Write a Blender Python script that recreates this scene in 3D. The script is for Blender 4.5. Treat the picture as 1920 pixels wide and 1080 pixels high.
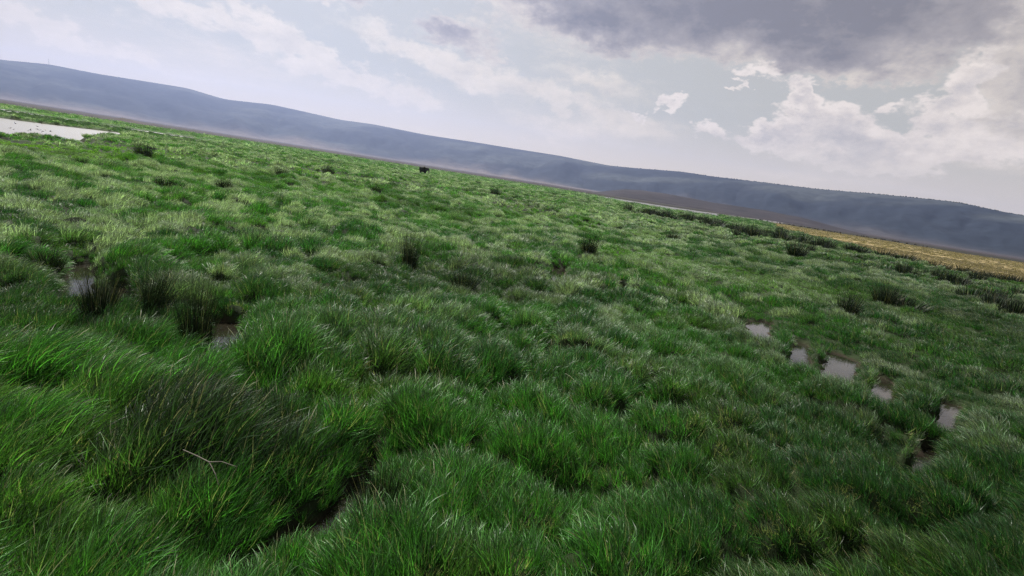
import bpy, bmesh, math, random
import numpy as np
from mathutils import Matrix, Vector

scene = bpy.context.scene
for o in list(bpy.data.objects):
    bpy.data.objects.remove(o, do_unlink=True)
col = scene.collection
rad = math.radians
rng = np.random.default_rng(11)
random.seed(5)

# ------------------------------------------------------------------ camera
CAM_H = 5.0
PITCH = math.atan(203.5 / 960.0)          # looking down about 12 degrees
ROLL = rad(8.87)
cam_data = bpy.data.cameras.new('camera')
cam_data.lens = 18.0
cam_data.sensor_width = 36.0
cam_data.clip_start = 0.1
cam_data.clip_end = 60000.0
cam = bpy.data.objects.new('camera', cam_data)
col.objects.link(cam)
cam.matrix_world = (Matrix.Translation((0, 0, CAM_H))
                    @ Matrix.Rotation(rad(90) - PITCH, 4, 'X')
                    @ Matrix.Rotation(ROLL, 4, 'Z'))
scene.camera = cam

# ------------------------------------------------------------------ light, sky, exposure
SUN_AZ, SUN_EL = rad(-29.0), rad(47.0)     # ahead and to the left (azimuth from +Y towards +X)
sun_data = bpy.data.lights.new('sun', 'SUN')
sun_data.energy = 5.0
sun_data.angle = rad(1.5)
sun_data.color = (1.0, 0.95, 0.87)
sun = bpy.data.objects.new('sun', sun_data)
col.objects.link(sun)
sdir = Vector((math.sin(SUN_AZ) * math.cos(SUN_EL), math.cos(SUN_AZ) * math.cos(SUN_EL), math.sin(SUN_EL)))
sun.rotation_euler = (-sdir).to_track_quat('-Z', 'Y').to_euler()
sun.location = sdir * 3000

vs = scene.view_settings
scene.display_settings.display_device = 'sRGB'
vs.view_transform = 'Standard'
vs.look = 'None'
vs.exposure = 0.9
vs.gamma = 1.0
vs.use_curve_mapping = False
cy = scene.cycles
cy.denoising_prefilter = 'NONE'
cy.use_adaptive_sampling = True
cy.adaptive_threshold = 0.02
cy.max_bounces = 4
cy.diffuse_bounces = 2
cy.glossy_bounces = 2
cy.transmission_bounces = 2
cy.transparent_max_bounces = 4
cy.volume_bounces = 0
cy.caustics_reflective = False
cy.caustics_refractive = False
cy.sample_clamp_indirect = 6.0


class NT:
    """small helper to write node trees as expressions"""
    def __init__(self, tree):
        self.t = tree
        self.n = tree.nodes
        self.l = tree.links

    def put(self, sock, v):
        if isinstance(v, bpy.types.NodeSocket):
            self.l.new(v, sock)
        elif v is not None:
            sock.default_value = v

    def m(self, op, a, b=None, c=None, clamp=False):
        n = self.n.new('ShaderNodeMath')
        n.operation = op
        n.use_clamp = clamp
        for i, v in enumerate((a, b, c)):
            if v is not None:
                self.put(n.inputs[i], v)
        return n.outputs[0]

    def v(self, op, a, b=None, scale=None):
        n = self.n.new('ShaderNodeVectorMath')
        n.operation = op
        self.put(n.inputs[0], a)
        if b is not None:
            self.put(n.inputs[1], b)
        if scale is not None:
            self.put(n.inputs['Scale'], scale)
        return n.outputs['Value'] if op in ('DOT_PRODUCT', 'LENGTH', 'DISTANCE') else n.outputs[0]

    def noise(self, vec, scale, detail=4, rough=0.55, colour=False, lac=2.0, dist=0.0):
        n = self.n.new('ShaderNodeTexNoise')
        self.put(n.inputs['Vector'], vec)
        n.inputs['Scale'].default_value = scale
        n.inputs['Detail'].default_value = detail
        n.inputs['Roughness'].default_value = rough
        n.inputs['Lacunarity'].default_value = lac
        n.inputs['Distortion'].default_value = dist
        return n.outputs['Color' if colour else 'Fac']

    def ramp(self, fac, stops, interp='LINEAR'):
        n = self.n.new('ShaderNodeValToRGB')
        n.color_ramp.interpolation = interp
        e = n.color_ramp.elements
        while len(e) < len(stops):
            e.new(0.5)
        for i, (p, c) in enumerate(stops):
            e[i].position = p
            e[i].color = (c[0], c[1], c[2], 1)
        self.put(n.inputs[0], fac)
        return n.outputs[0]

    def smooth(self, x, a, b, lo=0.0, hi=1.0):
        n = self.n.new('ShaderNodeMapRange')
        n.interpolation_type = 'SMOOTHSTEP'
        self.put(n.inputs[0], x)
        n.inputs[1].default_value = a
        n.inputs[2].default_value = b
        n.inputs[3].default_value = lo
        n.inputs[4].default_value = hi
        return n.outputs[0]

    def mix(self, fac, a, b, blend='MIX'):
        n = self.n.new('ShaderNodeMix')
        n.data_type = 'RGBA'
        n.blend_type = blend
        self.put(n.inputs['Factor'], fac)
        for k, v in ((6, a), (7, b)):
            if isinstance(v, tuple) and len(v) == 3:
                v = (*v, 1)
            self.put(n.inputs[k], v)
        return n.outputs[2]


world = bpy.data.worlds.new('World')
scene.world = world
world.use_nodes = True
wt = NT(world.node_tree)
wt.n.clear()
SKY = 0.1
w_out = wt.n.new('ShaderNodeOutputWorld')
w_bg = wt.n.new('ShaderNodeBackground')
w_bg.inputs['Strength'].default_value = SKY * 0.54
nish = wt.n.new('ShaderNodeTexSky')
nish.sky_type = 'NISHITA'
nish.sun_disc = False
nish.sun_elevation = SUN_EL
nish.sun_rotation = SUN_AZ
nish.altitude = 1700
nish.air_density = 1.0
nish.dust_density = 3.0
nish.ozone_density = 1.2
tc = wt.n.new('ShaderNodeTexCoord')
D = wt.v('NORMALIZE', tc.outputs['Generated'])
sep = wt.n.new('ShaderNodeSeparateXYZ')
wt.put(sep.inputs[0], D)
dx, dy, dz = sep.outputs
az = wt.m('MULTIPLY', wt.m('ARCTAN2', dx, dy), 57.29578)
el = wt.m('MULTIPLY', wt.m('ARCSINE', dz), 57.29578)
# cloud layer seen in perspective: directions divided by their height
zz = wt.m('ADD', wt.m('MAXIMUM', dz, 0.0), 0.10)
cmb = wt.n.new('ShaderNodeCombineXYZ')
wt.put(cmb.inputs[0], wt.m('DIVIDE', dx, zz))
wt.put(cmb.inputs[1], wt.m('DIVIDE', dy, zz))
layer = cmb.outputs[0]
# stretched direction, for billows on cloud sides
side = wt.v('MULTIPLY', D, (1.0, 1.0, 1.7))
big = wt.noise(side, 5.0, 3, 0.62, True)
fine = wt.noise(side, 22.0, 3, 0.66, True)
cmb2 = wt.n.new('ShaderNodeCombineXYZ')
wt.put(cmb2.inputs[0], az)
wt.put(cmb2.inputs[1], el)
P0 = cmb2.outputs[0]
warp = wt.v('ADD', wt.v('MULTIPLY', wt.v('SUBTRACT', big, (0.5, 0.5, 0.5)), (10.0, 5.0, 0)),
            wt.v('MULTIPLY', wt.v('SUBTRACT', fine, (0.5, 0.5, 0.5)), (6.0, 4.2, 0)))
P = wt.v('ADD', P0, warp)


def blob(a, e, ra, re, wgt, acc, tilt=0.0):
    """one soft lump of cloud at azimuth a, elevation e (degrees)"""
    q = wt.v('SUBTRACT', P, (a, e, 0))
    c_, s_ = math.cos(rad(tilt)), math.sin(rad(tilt))
    u = wt.v('DOT_PRODUCT', q, (c_ / ra, s_ / ra, 0))
    v = wt.v('DOT_PRODUCT', q, (-s_ / re, c_ / re, 0))
    g = wt.m('POWER', 2.71828, wt.m('MULTIPLY', wt.m('MULTIPLY_ADD', u, u, wt.m('MULTIPLY', v, v)), -1.0))
    if acc is None:
        return wt.m('MULTIPLY', g, wgt)
    return wt.m('MULTIPLY_ADD', g, wgt, acc)


cover = None      # where there is cloud
for b in ((17, 18.8, 13, 4.0, 1.3), (5, 17.2, 8, 2.7, 1.0), (28, 18.0, 8, 4.2, 1.2), (30, 14.6, 4, 1.4, 0.6),
          (-22, 14.3, 4.0, 1.7, 0.8), (-10.5, 13.0, 5.0, 1.6, 0.75), (-5.5, 11.2, 2.2, 0.9, 0.6), (-4, 18.0, 9, 2.4, 0.9),
          (40.5, 15.5, 2.2, 4.6, 0.8), (45, 15, 5, 6, 1.0)):
    cover = blob(*b, cover)
cumulus = None    # heaped clouds with crisp tops
for b in ((25.4, 9.8, 2.6, 2.0, 0.9), (28.9, 8.9, 3.0, 1.7, 0.9), (24.9, 11.7, 1.1, 1.2, 0.8), (22.5, 7.6, 3.0, 1.2, 0.7), (30.5, 6.9, 4.0, 1.5, 0.7), (26.5, 6.6, 5.5, 1.6, 0.7),
          (37.6, 15.6, 1.5, 3.0, 0.8), (36.4, 12.0, 1.8, 2.2, 0.8), (42, 9.4, 4.0, 3.0, 0.9), (37.0, 8.4, 2.6, 2.0, 0.7), (34.0, 6.6, 2.6, 1.2, 0.6),
          (12.9, 10.2, 1.7, 0.8, 0.8), (18.9, 11.9, 0.8, 0.5, 0.8), (17.0, 8.0, 1.8, 0.7, 0.7), (21.3, 13.2, 2.2, 0.9, 0.8), (10.4, 8.7, 1.5, 0.6, 0.65), (32.6, 10.9, 1.2, 0.8, 0.7), (23.2, 7.7, 1.0, 0.4, 0.5)):
    cumulus = blob(*b, cumulus)
# long thin banks on the left, sloping down towards the hills
bank = None
for b in ((-37, 10.0, 6, 0.9, 0.75, -7), (-29, 8.9, 5.5, 0.9, 0.8, -9), (-22, 7.9, 4.5, 0.9, 0.8, -10), (-15, 6.7, 4.5, 0.9, 0.8, -10),
          (-29.5, 11.0, 3.5, 0.7, 0.65, -18), (-24.0, 9.6, 3.0, 0.7, 0.6, -18), (-43.5, 6.2, 3.2, 0.8, 0.7, -14), (-38, 5.4, 5, 0.6, 0.5, -6),
          (-8, 8.7, 5, 1.0, 0.6, -8), (0, 9.0, 5, 0.9, 0.5, -8), (3, 6.0, 7, 0.8, 0.4, -4), (-52, 8, 6, 1.2, 0.7, -6), (-17, 10.8, 5, 1.0, 0.6, -12), (-9, 10.2, 5, 1.0, 0.6, -6), (5, 11.0, 5, 1.2, 0.5, -6), (9, 8.0, 5, 1.0, 0.5, -6)):
    bank = blob(*b[:5], bank, b[5])
shade = None      # where the cloud is thick and its underside grey
for b in ((17, 18.8, 13, 3.3, 0.98), (4, 16.4, 7, 1.9, 0.7), (28, 17.5, 8, 3.0, 0.98), (27, 14.6, 5, 1.4, 0.5),
          (-22, 14.6, 3.2, 1.2, 0.55), (-10.5, 12.5, 4.2, 1.1, 0.5), (-4, 18.4, 8, 1.9, 0.6),
          (42.5, 13.5, 2.6, 3.6, 0.42)):
    shade = blob(*b, shade)
# the general broken layer that goes on all round
lay = wt.noise(wt.v('MULTIPLY', layer, (0.8, 1.0, 1.0)), 0.62, 6, 0.60, False, 2.1, 0.0)
lay2 = wt.noise(layer, 0.30, 2, 0.55)
general = wt.m('ADD', wt.smooth(lay, 0.44, 0.74), wt.m('MULTIPLY', wt.smooth(lay2, 0.42, 0.75), 0.4))
edge = wt.noise(side, 40.0, 4, 0.7)
rag = wt.m('MULTIPLY', wt.m('SUBTRACT', edge, 0.5), 0.34)
dens = wt.m('ADD', wt.m('ADD', cover, wt.m('MULTIPLY', general, 0.34)), rag)
mask = wt.smooth(dens, 0.32, 0.62)
thin = wt.m('MULTIPLY', wt.smooth(wt.m('ADD', wt.m('ADD', bank, wt.m('MULTIPLY', general, 0.5)), rag), 0.05, 0.62), 0.9)
billow = wt.noise(side, 9.0, 5, 0.66)
litside = wt.noise(wt.v('ADD', side, (-0.012, 0.0, 0.022)), 9.0, 5, 0.66)
relief = wt.m('SUBTRACT', litside, billow)
heap = wt.m('ADD', cumulus, wt.m('ADD', wt.m('MULTIPLY', rag, 1.2), wt.m('MULTIPLY', wt.m('SUBTRACT', billow, 0.5), 0.7)))
heapmask = wt.m('MULTIPLY', wt.smooth(heap, 0.29, 0.60), wt.smooth(el, 3.5, 7.5, 0.25, 1.0))
heapsh = wt.m('ADD', wt.m('MULTIPLY', relief, 2.6), wt.m('MULTIPLY_ADD', wt.smooth(heap, 0.5, 1.5), 0.55, 0.12))
heapc = wt.ramp(heapsh, [(0.0, (1.02, 0.995, 1.09)), (0.3, (0.89, 0.87, 0.965)), (0.6, (0.75, 0.75, 0.86)), (1.0, (0.61, 0.625, 0.74))])
heapc = wt.v('SCALE', heapc, scale=1.0 / SKY)
sh = wt.m('MULTIPLY', shade, wt.smooth(billow, 0.3, 0.68, 0.62, 1.25))
sh = wt.m('ADD', sh, wt.m('MULTIPLY', relief, 1.6))
sh = wt.m('ADD', sh, wt.m('MULTIPLY', wt.m('SUBTRACT', billow, 0.45), 0.45))
cloud = wt.ramp(wt.m('MULTIPLY', sh, 0.85), [(0.0, (0.84, 0.815, 0.86)), (0.2, (0.68, 0.67, 0.735)), (0.45, (0.455, 0.455, 0.54)), (0.95, (0.255, 0.265, 0.345))])
cloud = wt.v('SCALE', cloud, scale=1.0 / SKY)
thinc = wt.ramp(wt.m('MULTIPLY_ADD', relief, 2.0, 0.35), [(0.0, (1.0, 0.96, 0.98)), (0.5, (0.84, 0.82, 0.86)), (1.0, (0.62, 0.63, 0.70))])
thinc = wt.v('SCALE', thinc, scale=1.0 / SKY)
# thin bright veil of high haze over the blue
veil = wt.mix(wt.smooth(el, 8.0, 50.0, 0.86, 0.2), nish.outputs[0], tuple(c / SKY for c in (0.66, 0.69, 0.745)))
low = wt.mix(wt.smooth(el, 1.0, 10.0, 0.7, 0.0), veil, tuple(c / SKY for c in (0.80, 0.75, 0.77)))
skyc = wt.mix(thin, low, thinc)
skyc = wt.mix(heapmask, skyc, heapc)
skyc = wt.mix(mask, skyc, cloud)
skyc = wt.mix(wt.smooth(el, 0.5, 9.0, 0.75, 0.0), skyc, tuple(c / SKY for c in (1.05, 0.96, 0.90)))
skyc = wt.v('MULTIPLY', skyc, (0.89, 0.82, 0.685))
wt.put(w_bg.inputs['Color'], skyc)
wt.l.new(w_bg.outputs[0], w_out.inputs['Surface'])
world.cycles.sampling_method = 'MANUAL'
world.cycles.sample_map_resolution = 512


# ------------------------------------------------------------------ helpers
def tag(o, label=None, cat=None, group=None, kind=None):
    if label:
        o['label'] = label
    if cat:
        o['category'] = cat
    if group:
        o['group'] = group
    if kind:
        o['kind'] = kind
    return o


def link_mesh(name, verts, faces, mat, parent=None, smooth=False):
    me = bpy.data.meshes.new(name)
    me.from_pydata([tuple(v) for v in verts], [], [tuple(f) for f in faces])
    if smooth:
        me.polygons.foreach_set('use_smooth', [True] * len(me.polygons))
    me.materials.append(mat)
    o = bpy.data.objects.new(name, me)
    col.objects.link(o)
    if parent is not None:
        o.parent = parent
    return o


def np_mesh(name, V, Q, mat, smooth=False):
    """V (n,3) float, Q (m,4) int quads"""
    me = bpy.data.meshes.new(name)
    me.vertices.add(len(V))
    me.vertices.foreach_set('co', V.astype(np.float32).ravel())
    m = len(Q)
    me.loops.add(m * 4)
    me.loops.foreach_set('vertex_index', Q.astype(np.int32).ravel())
    me.polygons.add(m)
    me.polygons.foreach_set('loop_start', np.arange(0, m * 4, 4, dtype=np.int32))
    me.polygons.foreach_set('loop_total', np.full(m, 4, dtype=np.int32))
    if smooth:
        me.polygons.foreach_set('use_smooth', np.ones(m, dtype=bool))
    me.update(calc_edges=True)
    me.validate()
    me.materials.append(mat)
    o = bpy.data.objects.new(name, me)
    col.objects.link(o)
    return o


def hash01(ix, iy, seed):
    h = (ix.astype(np.int64) * 374761393 + iy.astype(np.int64) * 668265263 + seed * 974634777) & 0xFFFFFFFF
    h = ((h ^ (h >> 13)) * 1274126177) & 0xFFFFFFFF
    h = ((h ^ (h >> 16)) * 2246822519) & 0xFFFFFFFF
    h = h ^ (h >> 15)
    return (h & 0xFFFFFF) / float(0xFFFFFF)


def vnoise(x, y, s, seed):
    x = x / s
    y = y / s
    ix = np.floor(x).astype(np.int64)
    iy = np.floor(y).astype(np.int64)
    fx = x - ix
    fy = y - iy
    fx = fx * fx * (3 - 2 * fx)
    fy = fy * fy * (3 - 2 * fy)
    a = hash01(ix, iy, seed) * (1 - fx) + hash01(ix + 1, iy, seed) * fx
    b = hash01(ix, iy + 1, seed) * (1 - fx) + hash01(ix + 1, iy + 1, seed) * fx
    return a * (1 - fy) + b * fy


def fbm(x, y, s, seed, oct=4):
    t, a, n = 0.0, 0.5, 0.0
    for i in range(oct):
        t = t + a * vnoise(x, y, s / (2 ** i), seed + 17 * i)
        n += a
        a *= 0.5
    return t / n


def sstep(x, a, b):
    t = np.clip((x - a) / (b - a), 0, 1)
    return t * t * (3 - 2 * t)


def domes(x, y, size, seed, rmin=0.55, rmax=0.95, pw=0.7):
    """height of the highest tussock dome over a point, and an id noise of that dome"""
    gx = np.floor(x / size).astype(np.int64)
    gy = np.floor(y / size).astype(np.int64)
    best = np.zeros_like(x)
    ident = np.zeros_like(x)
    for i in (-1, 0, 1):
        for j in (-1, 0, 1):
            cx, cyy = gx + i, gy + j
            px = (cx + 0.1 + 0.8 * hash01(cx, cyy, seed)) * size
            py = (cyy + 0.1 + 0.8 * hash01(cx, cyy, seed + 1)) * size
            r = size * (rmin + (rmax - rmin) * hash01(cx, cyy, seed + 2))
            hh = 0.45 + 0.55 * hash01(cx, cyy, seed + 3)
            d2 = ((x - px) ** 2 + (y - py) ** 2) / (r * r)
            h = hh * np.clip(1 - d2, 0, 1) ** pw
            k = h > best
            best = np.where(k, h, best)
            ident = np.where(k, hash01(cx, cyy, seed + 4), ident)
    return best, ident


def seg_dist(x, y, pts):
    d = np.full_like(x, 1e9)
    for (ax, ay), (bx, by) in zip(pts[:-1], pts[1:]):
        vx, vy = bx - ax, by - ay
        t = np.clip(((x - ax) * vx + (y - ay) * vy) / (vx * vx + vy * vy + 1e-9), 0, 1)
        d = np.minimum(d, np.hypot(x - ax - t * vx, y - ay - t * vy))
    return d


def in_poly(x, y, poly):
    inside = np.zeros(x.shape, dtype=bool)
    n = len(poly)
    for i in range(n):
        x0, y0 = poly[i]
        x1, y1 = poly[(i + 1) % n]
        c = ((y0 > y) != (y1 > y)) & (x < (x1 - x0) * (y - y0) / (y1 - y0 + 1e-12) + x0)
        inside ^= c
    return inside


# ------------------------------------------------------------------ lie of the land (metres; water level z = 0)
# wet channels and pools between the tussocks: polyline, half width
WET = [
    ([(9.6, 19.2), (12.2, 24.4)], 0.52),
    ([(9.9, 16.3), (12.5, 21.2)], 0.36),
    ([(10.4, 15.2), (13.4, 19.8)], 0.58),
    ([(11.2, 14.3), (13.6, 17.6)], 0.32),
    ([(12.0, 13.0), (14.7, 15.9)], 0.32),
    ([(8.9, 9.8), (10.9, 12.0)], 0.2),
    ([(2.15, 25.0), (2.7, 31.4)], 0.42),
    ([(5.4, 24.0), (6.1, 28.3)], 0.2),
    ([(1.1, 12.6), (1.4, 15.0)], 0.12),
    ([(-5.9, 10.2), (-7.4, 12.9)], 0.4),
    ([(-10.9, 12.4), (-14.3, 16.3)], 0.36),
    ([(-9.6, 12.1), (-11.8, 14.8)], 0.28),
    ([(-2.6, 5.2), (-2.0, 6.1), (-1.75, 7.2)], 0.19),
]
TRAIL = [([(-1.75, 7.4), (-2.1, 9.0), (-3.4, 11.3), (-4.4, 15.0)], 0.06),
         ([(-7.0, 10.6), (-5.5, 11.0), (-3.4, 11.3)], 0.2),
         ([(-4.4, 15.0), (-1.5, 13.6), (1.2, 14.4), (4.0, 13.2)], 0.28),
         ([(8.0, 13.0), (10.3, 11.8)], 0.30)]
MUD = [([(-4.5, 71.0), (-1.5, 69.5), (2.0, 67.0)], 1.5)]
POND = [(-190, 92), (-150, 125), (-137, 138), (-134, 150), (-133, 172), (-118, 152), (-98, 122), (-86, 105), (-77, 91),
        (-73, 84), (-71, 74), (-68, 63), (-84, 46), (-140, 70)]
STREAM = [([(-330, 236), (-226, 232), (-206, 231), (-190, 236), (-180, 262)], 24.0)]
RIVER = [(45, 505), (58, 400), (90, 350), (135, 352), (175, 470), (250, 620), (340, 700), (620, 1250), (420, 960), (300, 800), (205, 670),
         (150, 655), (105, 640), (58, 600)]
YELLOW = [(380, 840), (225, 470), (138, 290), (124, 232), (113, 180), (89, 125), (78, 94), (92, 88), (240, 120), (700, 300),
          (700, 600), (440, 530), (436, 640), (330, 640)]
EDGE = [(-1500, 300), (-700, 330), (-430, 380), (-385, 425), (-352, 455), (-355, 540), (-312, 592), (-263, 652), (-203, 726),
        (-108, 697), (-21, 669), (50, 640), (150, 640), (260, 660), (340, 660), (440, 520), (700, 300), (1500, 250)]
EDGE_X = np.array([p[0] for p in EDGE], float)
EDGE_Y = np.array([p[1] for p in EDGE], float)


def wetness(x, y):
    w = np.full_like(x, -9.0)
    for pts, r in WET:
        w = np.maximum(w, 1 - seg_dist(x, y, pts) / r)
    for pts, r in STREAM:
        w = np.maximum(w, (1 - seg_dist(x, y, pts) / r))
    # ponds have wandering banks
    jx = x + 7 * (fbm(x, y, 16, 301, 3) - 0.5)
    jy = y + 7 * (fbm(x, y, 16, 302, 3) - 0.5)
    w = np.where(in_poly(jx, jy, POND), 1.0, w)
    jx = x + 30 * (fbm(x, y, 60, 303, 3) - 0.5)
    jy = y + 60 * (fbm(x, y, 60, 304, 3) - 0.5)
    w = np.where(in_poly(jx, jy, RIVER), 1.0, w)
    w = w + 0.85 * (vnoise(x, y, 0.5, 77) - 0.5) + 0.35 * (vnoise(x, y, 1.3, 78) - 0.5)
    return w


def zones(x, y):
    """marsh (1 inside the green marsh), lawn (short bright sward), dry (yellow field)"""
    jx = x + 0.05 * np.hypot(x, y) * (fbm(x, y, 60, 41, 3) - 0.5)
    ey = np.interp(jx, EDGE_X, EDGE_Y)
    j = 60 * (fbm(x, y, 40, 42, 4) - 0.5)
    marsh = sstep(ey - y + j, -15, 15)
    wob = 10 * (fbm(x, y, 14, 45, 3) - 0.5)
    dry = in_poly(x + wob, y + 1.2 * wob, YELLOW).astype(float)
    r = np.hypot(x, y)
    lawn = sstep(fbm(x, y, 13, 51, 4), 0.49, 0.63) * sstep(r, 24, 42) * (1 - 0.55 * sstep(x / (r + 1), -0.02, 0.22)) * (1 - sstep(r, 260, 420) * 0.6)
    return marsh, lawn, dry


def height(x, y, with_id=False):
    r = np.hypot(x, y)
    marsh, lawn, dry = zones(x, y)
    wx = 1.0 * (fbm(x, y, 1.4, 301, 3) - 0.5)
    wy = 1.0 * (fbm(x, y, 1.4, 302, 3) - 0.5)
    d1, id1 = domes(x + wx, (y + wy) * 1.15, 1.4, 5, 0.42, 0.92, 0.8)
    d2, id2 = domes(x + 0.6 * wx + 0.3 * d1, y + 0.6 * wy, 0.62, 23)
    d1 = d1 * (0.55 + 0.9 * fbm(x, y, 6.0, 303, 2))
    d3, id3 = domes(x + 1.6 * wx, (y + 1.6 * wy) * 1.1, 2.7, 37, 0.40, 0.85, 0.8)
    fm = sstep(r, 26, 60)
    d1 = np.maximum(d1 * (1 - 0.45 * fm), d3 * fm)
    id1 = np.where(d3 * fm > 0.3, id3, id1)
    lowb = 1 - seg_dist(x, y, [(12.6, 26), (13.4, 21.5), (14.6, 18.2), (16.2, 15.6)]) / 2.6
    lawn = np.maximum(lawn, 0.0)
    lowb = sstep(lowb, 0.0, 0.7)
    lowc = sstep(1 - seg_dist(x, y, [(-3.0, 4.9), (-2.0, 6.4), (-1.8, 7.6)]) / 0.95, 0.0, 0.7)
    tall = (1 - 0.75 * lowb) * (1 - 0.7 * lowc) * (1 - 0.8 * lawn) * (1 - 0.85 * dry) * (0.25 + 0.75 * marsh)
    h = 0.05 + ((0.50 + 0.45 * fm) * d1 + 0.18 * d2) * tall + 0.10 * fbm(x, y, 9, 61, 2)
    far = sstep(r, 500, 900)
    h = h * (1 - far) + 0.12 * far
    w = wetness(x, y)
    tr = np.full_like(x, -9.0)
    for pts, rr in TRAIL:
        tr = np.maximum(tr, 1 - seg_dist(x, y, pts) / rr)
    tr = tr + 0.5 * (vnoise(x, y, 0.5, 79) - 0.5)
    k = sstep(w, -0.9, 0.12)
    h = h * (1 - k) + k * 0.03
    h = h - 0.22 * sstep(w, 0.0, 0.45)
    kt = sstep(tr, -0.6, 0.3)
    h = h * (1 - kt) + kt * 0.045
    for pts, rr in MUD:
        mw = 1 - seg_dist(x, y, pts) / rr + 0.6 * (vnoise(x, y, 1.2, 80) - 0.5)
        km = sstep(mw, -0.5, 0.2)
        h = h * (1 - km) + 0.035 * km
        tr = np.maximum(tr, mw)
    # the low brown hill beyond the river and a rise on the left
    if with_id:
        return h, d1, id1, id2, marsh, lawn, dry, w, np.maximum(tr, np.maximum(lowb * 0.9 - 1.3, lowc * 0.9 - 1.35))
    return h


# ------------------------------------------------------------------ materials
def new_mat(name):
    m = bpy.data.materials.new(name)
    m.use_nodes = True
    t = NT(m.node_tree)
    t.n.clear()
    out = t.n.new('ShaderNodeOutputMaterial')
    return m, t, out


def principled(t, base, rough, spec=0.4):
    p = t.n.new('ShaderNodeBsdfPrincipled')
    if isinstance(base, tuple):
        base = (*base, 1)
    t.put(p.inputs['Base Color'], base)
    t.put(p.inputs['Roughness'], rough)
    p.inputs['Specular IOR Level'].default_value = spec
    return p


def bump(t, p, h, strength, dist):
    b = t.n.new('ShaderNodeBump')
    b.inputs['Strength'].default_value = strength
    b.inputs['Distance'].default_value = dist
    t.put(b.inputs['Height'], h)
    t.l.new(b.outputs[0], p.inputs['Normal'])


def blade_mat(name, instanced=True, tint=None, transl=0.32, rough=0.48, spec=0.45):
    m, t, out = new_mat(name)
    a = t.n.new('ShaderNodeAttribute')
    a.attribute_name = 'blade'
    s = t.n.new('ShaderNodeSeparateColor')
    t.put(s.inputs[0], a.outputs['Color'])
    if instanced:
        b = t.n.new('ShaderNodeAttribute')
        b.attribute_type = 'INSTANCER'
        b.attribute_name = 'tint'
        base = b.outputs['Color']
    else:
        r = t.n.new('ShaderNodeRGB')
        r.outputs[0].default_value = (*tint, 1)
        base = r.outputs[0]
    c = t.v('SCALE', base, scale=t.m('MULTIPLY', s.outputs[0], 1.6))
    c = t.mix(s.outputs[1], c, (0.36, 0.33, 0.19))
    p = principled(t, c, rough, spec)
    tr = t.n.new('ShaderNodeBsdfTranslucent')
    c2 = t.v('MULTIPLY', c, (1.35, 1.7, 0.7))
    t.put(tr.inputs['Color'], c2)
    mx = t.n.new('ShaderNodeMixShader')
    mx.inputs[0].default_value = transl
    t.l.new(p.outputs[0], mx.inputs[1])
    t.l.new(tr.outputs[0], mx.inputs[2])
    t.l.new(mx.outputs[0], out.inputs['Surface'])
    return m


M_GRASS = blade_mat('grass_blades')
M_REED = blade_mat('reed_stems', False, (0.011, 0.019, 0.010), 0.12, 0.6, 0.25)


def ground_mat():
    m, t, out = new_mat('ground_soil')
    a = t.n.new('ShaderNodeAttribute')
    a.attribute_name = 'soil'
    g = t.n.new('ShaderNodeNewGeometry')
    pos = g.outputs['Position']
    n1 = t.noise(pos, 1.6, 6, 0.65)
    n2 = t.noise(pos, 0.05, 8, 0.7)
    f = t.m('MULTIPLY', t.smooth(n1, 0.25, 0.75, 0.65, 1.4), t.smooth(n2, 0.25, 0.75, 0.7, 1.35))
    c = t.v('SCALE', a.outputs['Color'], scale=f)
    p = principled(t, c, 0.9, 0.08)
    bump(t, p, t.noise(pos, 9.0, 6, 0.7), 0.6, 0.05)
    t.l.new(p.outputs[0], out.inputs['Surface'])
    return m


def water_mat():
    m, t, out = new_mat('marsh_water')
    g = t.n.new('ShaderNodeNewGeometry')
    pos = g.outputs['Position']
    n = t.noise(pos, 0.6, 4, 0.6)
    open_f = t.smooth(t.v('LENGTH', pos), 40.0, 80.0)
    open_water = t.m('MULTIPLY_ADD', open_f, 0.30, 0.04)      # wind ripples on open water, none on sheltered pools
    water_base = t.mix(open_f, t.ramp(n, [(0.3, (0.010, 0.009, 0.007)), (0.7, (0.02, 0.018, 0.012))]), (0.105, 0.10, 0.098))  # open water base paled to stand in for reflected sky
    p = principled(t, water_base, open_water, 0.8)
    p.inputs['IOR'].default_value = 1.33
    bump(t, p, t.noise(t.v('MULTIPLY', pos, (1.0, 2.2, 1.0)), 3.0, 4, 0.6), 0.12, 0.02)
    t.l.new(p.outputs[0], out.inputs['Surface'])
    return m


M_GROUND = ground_mat()
M_WATER = water_mat()


def simple_mat(name, c1, c2, scale, rough=0.85, spec=0.2, bstr=0.0, bdist=0.1):
    m, t, out = new_mat(name)
    tcn = t.n.new('ShaderNodeTexCoord')
    n = t.noise(tcn.outputs['Object'], scale, 5, 0.6)
    p = principled(t, t.ramp(n, [(0.3, c1), (0.7, c2)]), rough, spec)
    if bstr:
        bump(t, p, t.noise(tcn.outputs['Object'], scale * 4, 4, 0.6), bstr, bdist)
    t.l.new(p.outputs[0], out.inputs['Surface'])
    return m


# ------------------------------------------------------------------ ground: one sheet to the horizon
OX, OY = 0.0, -1.0


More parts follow.
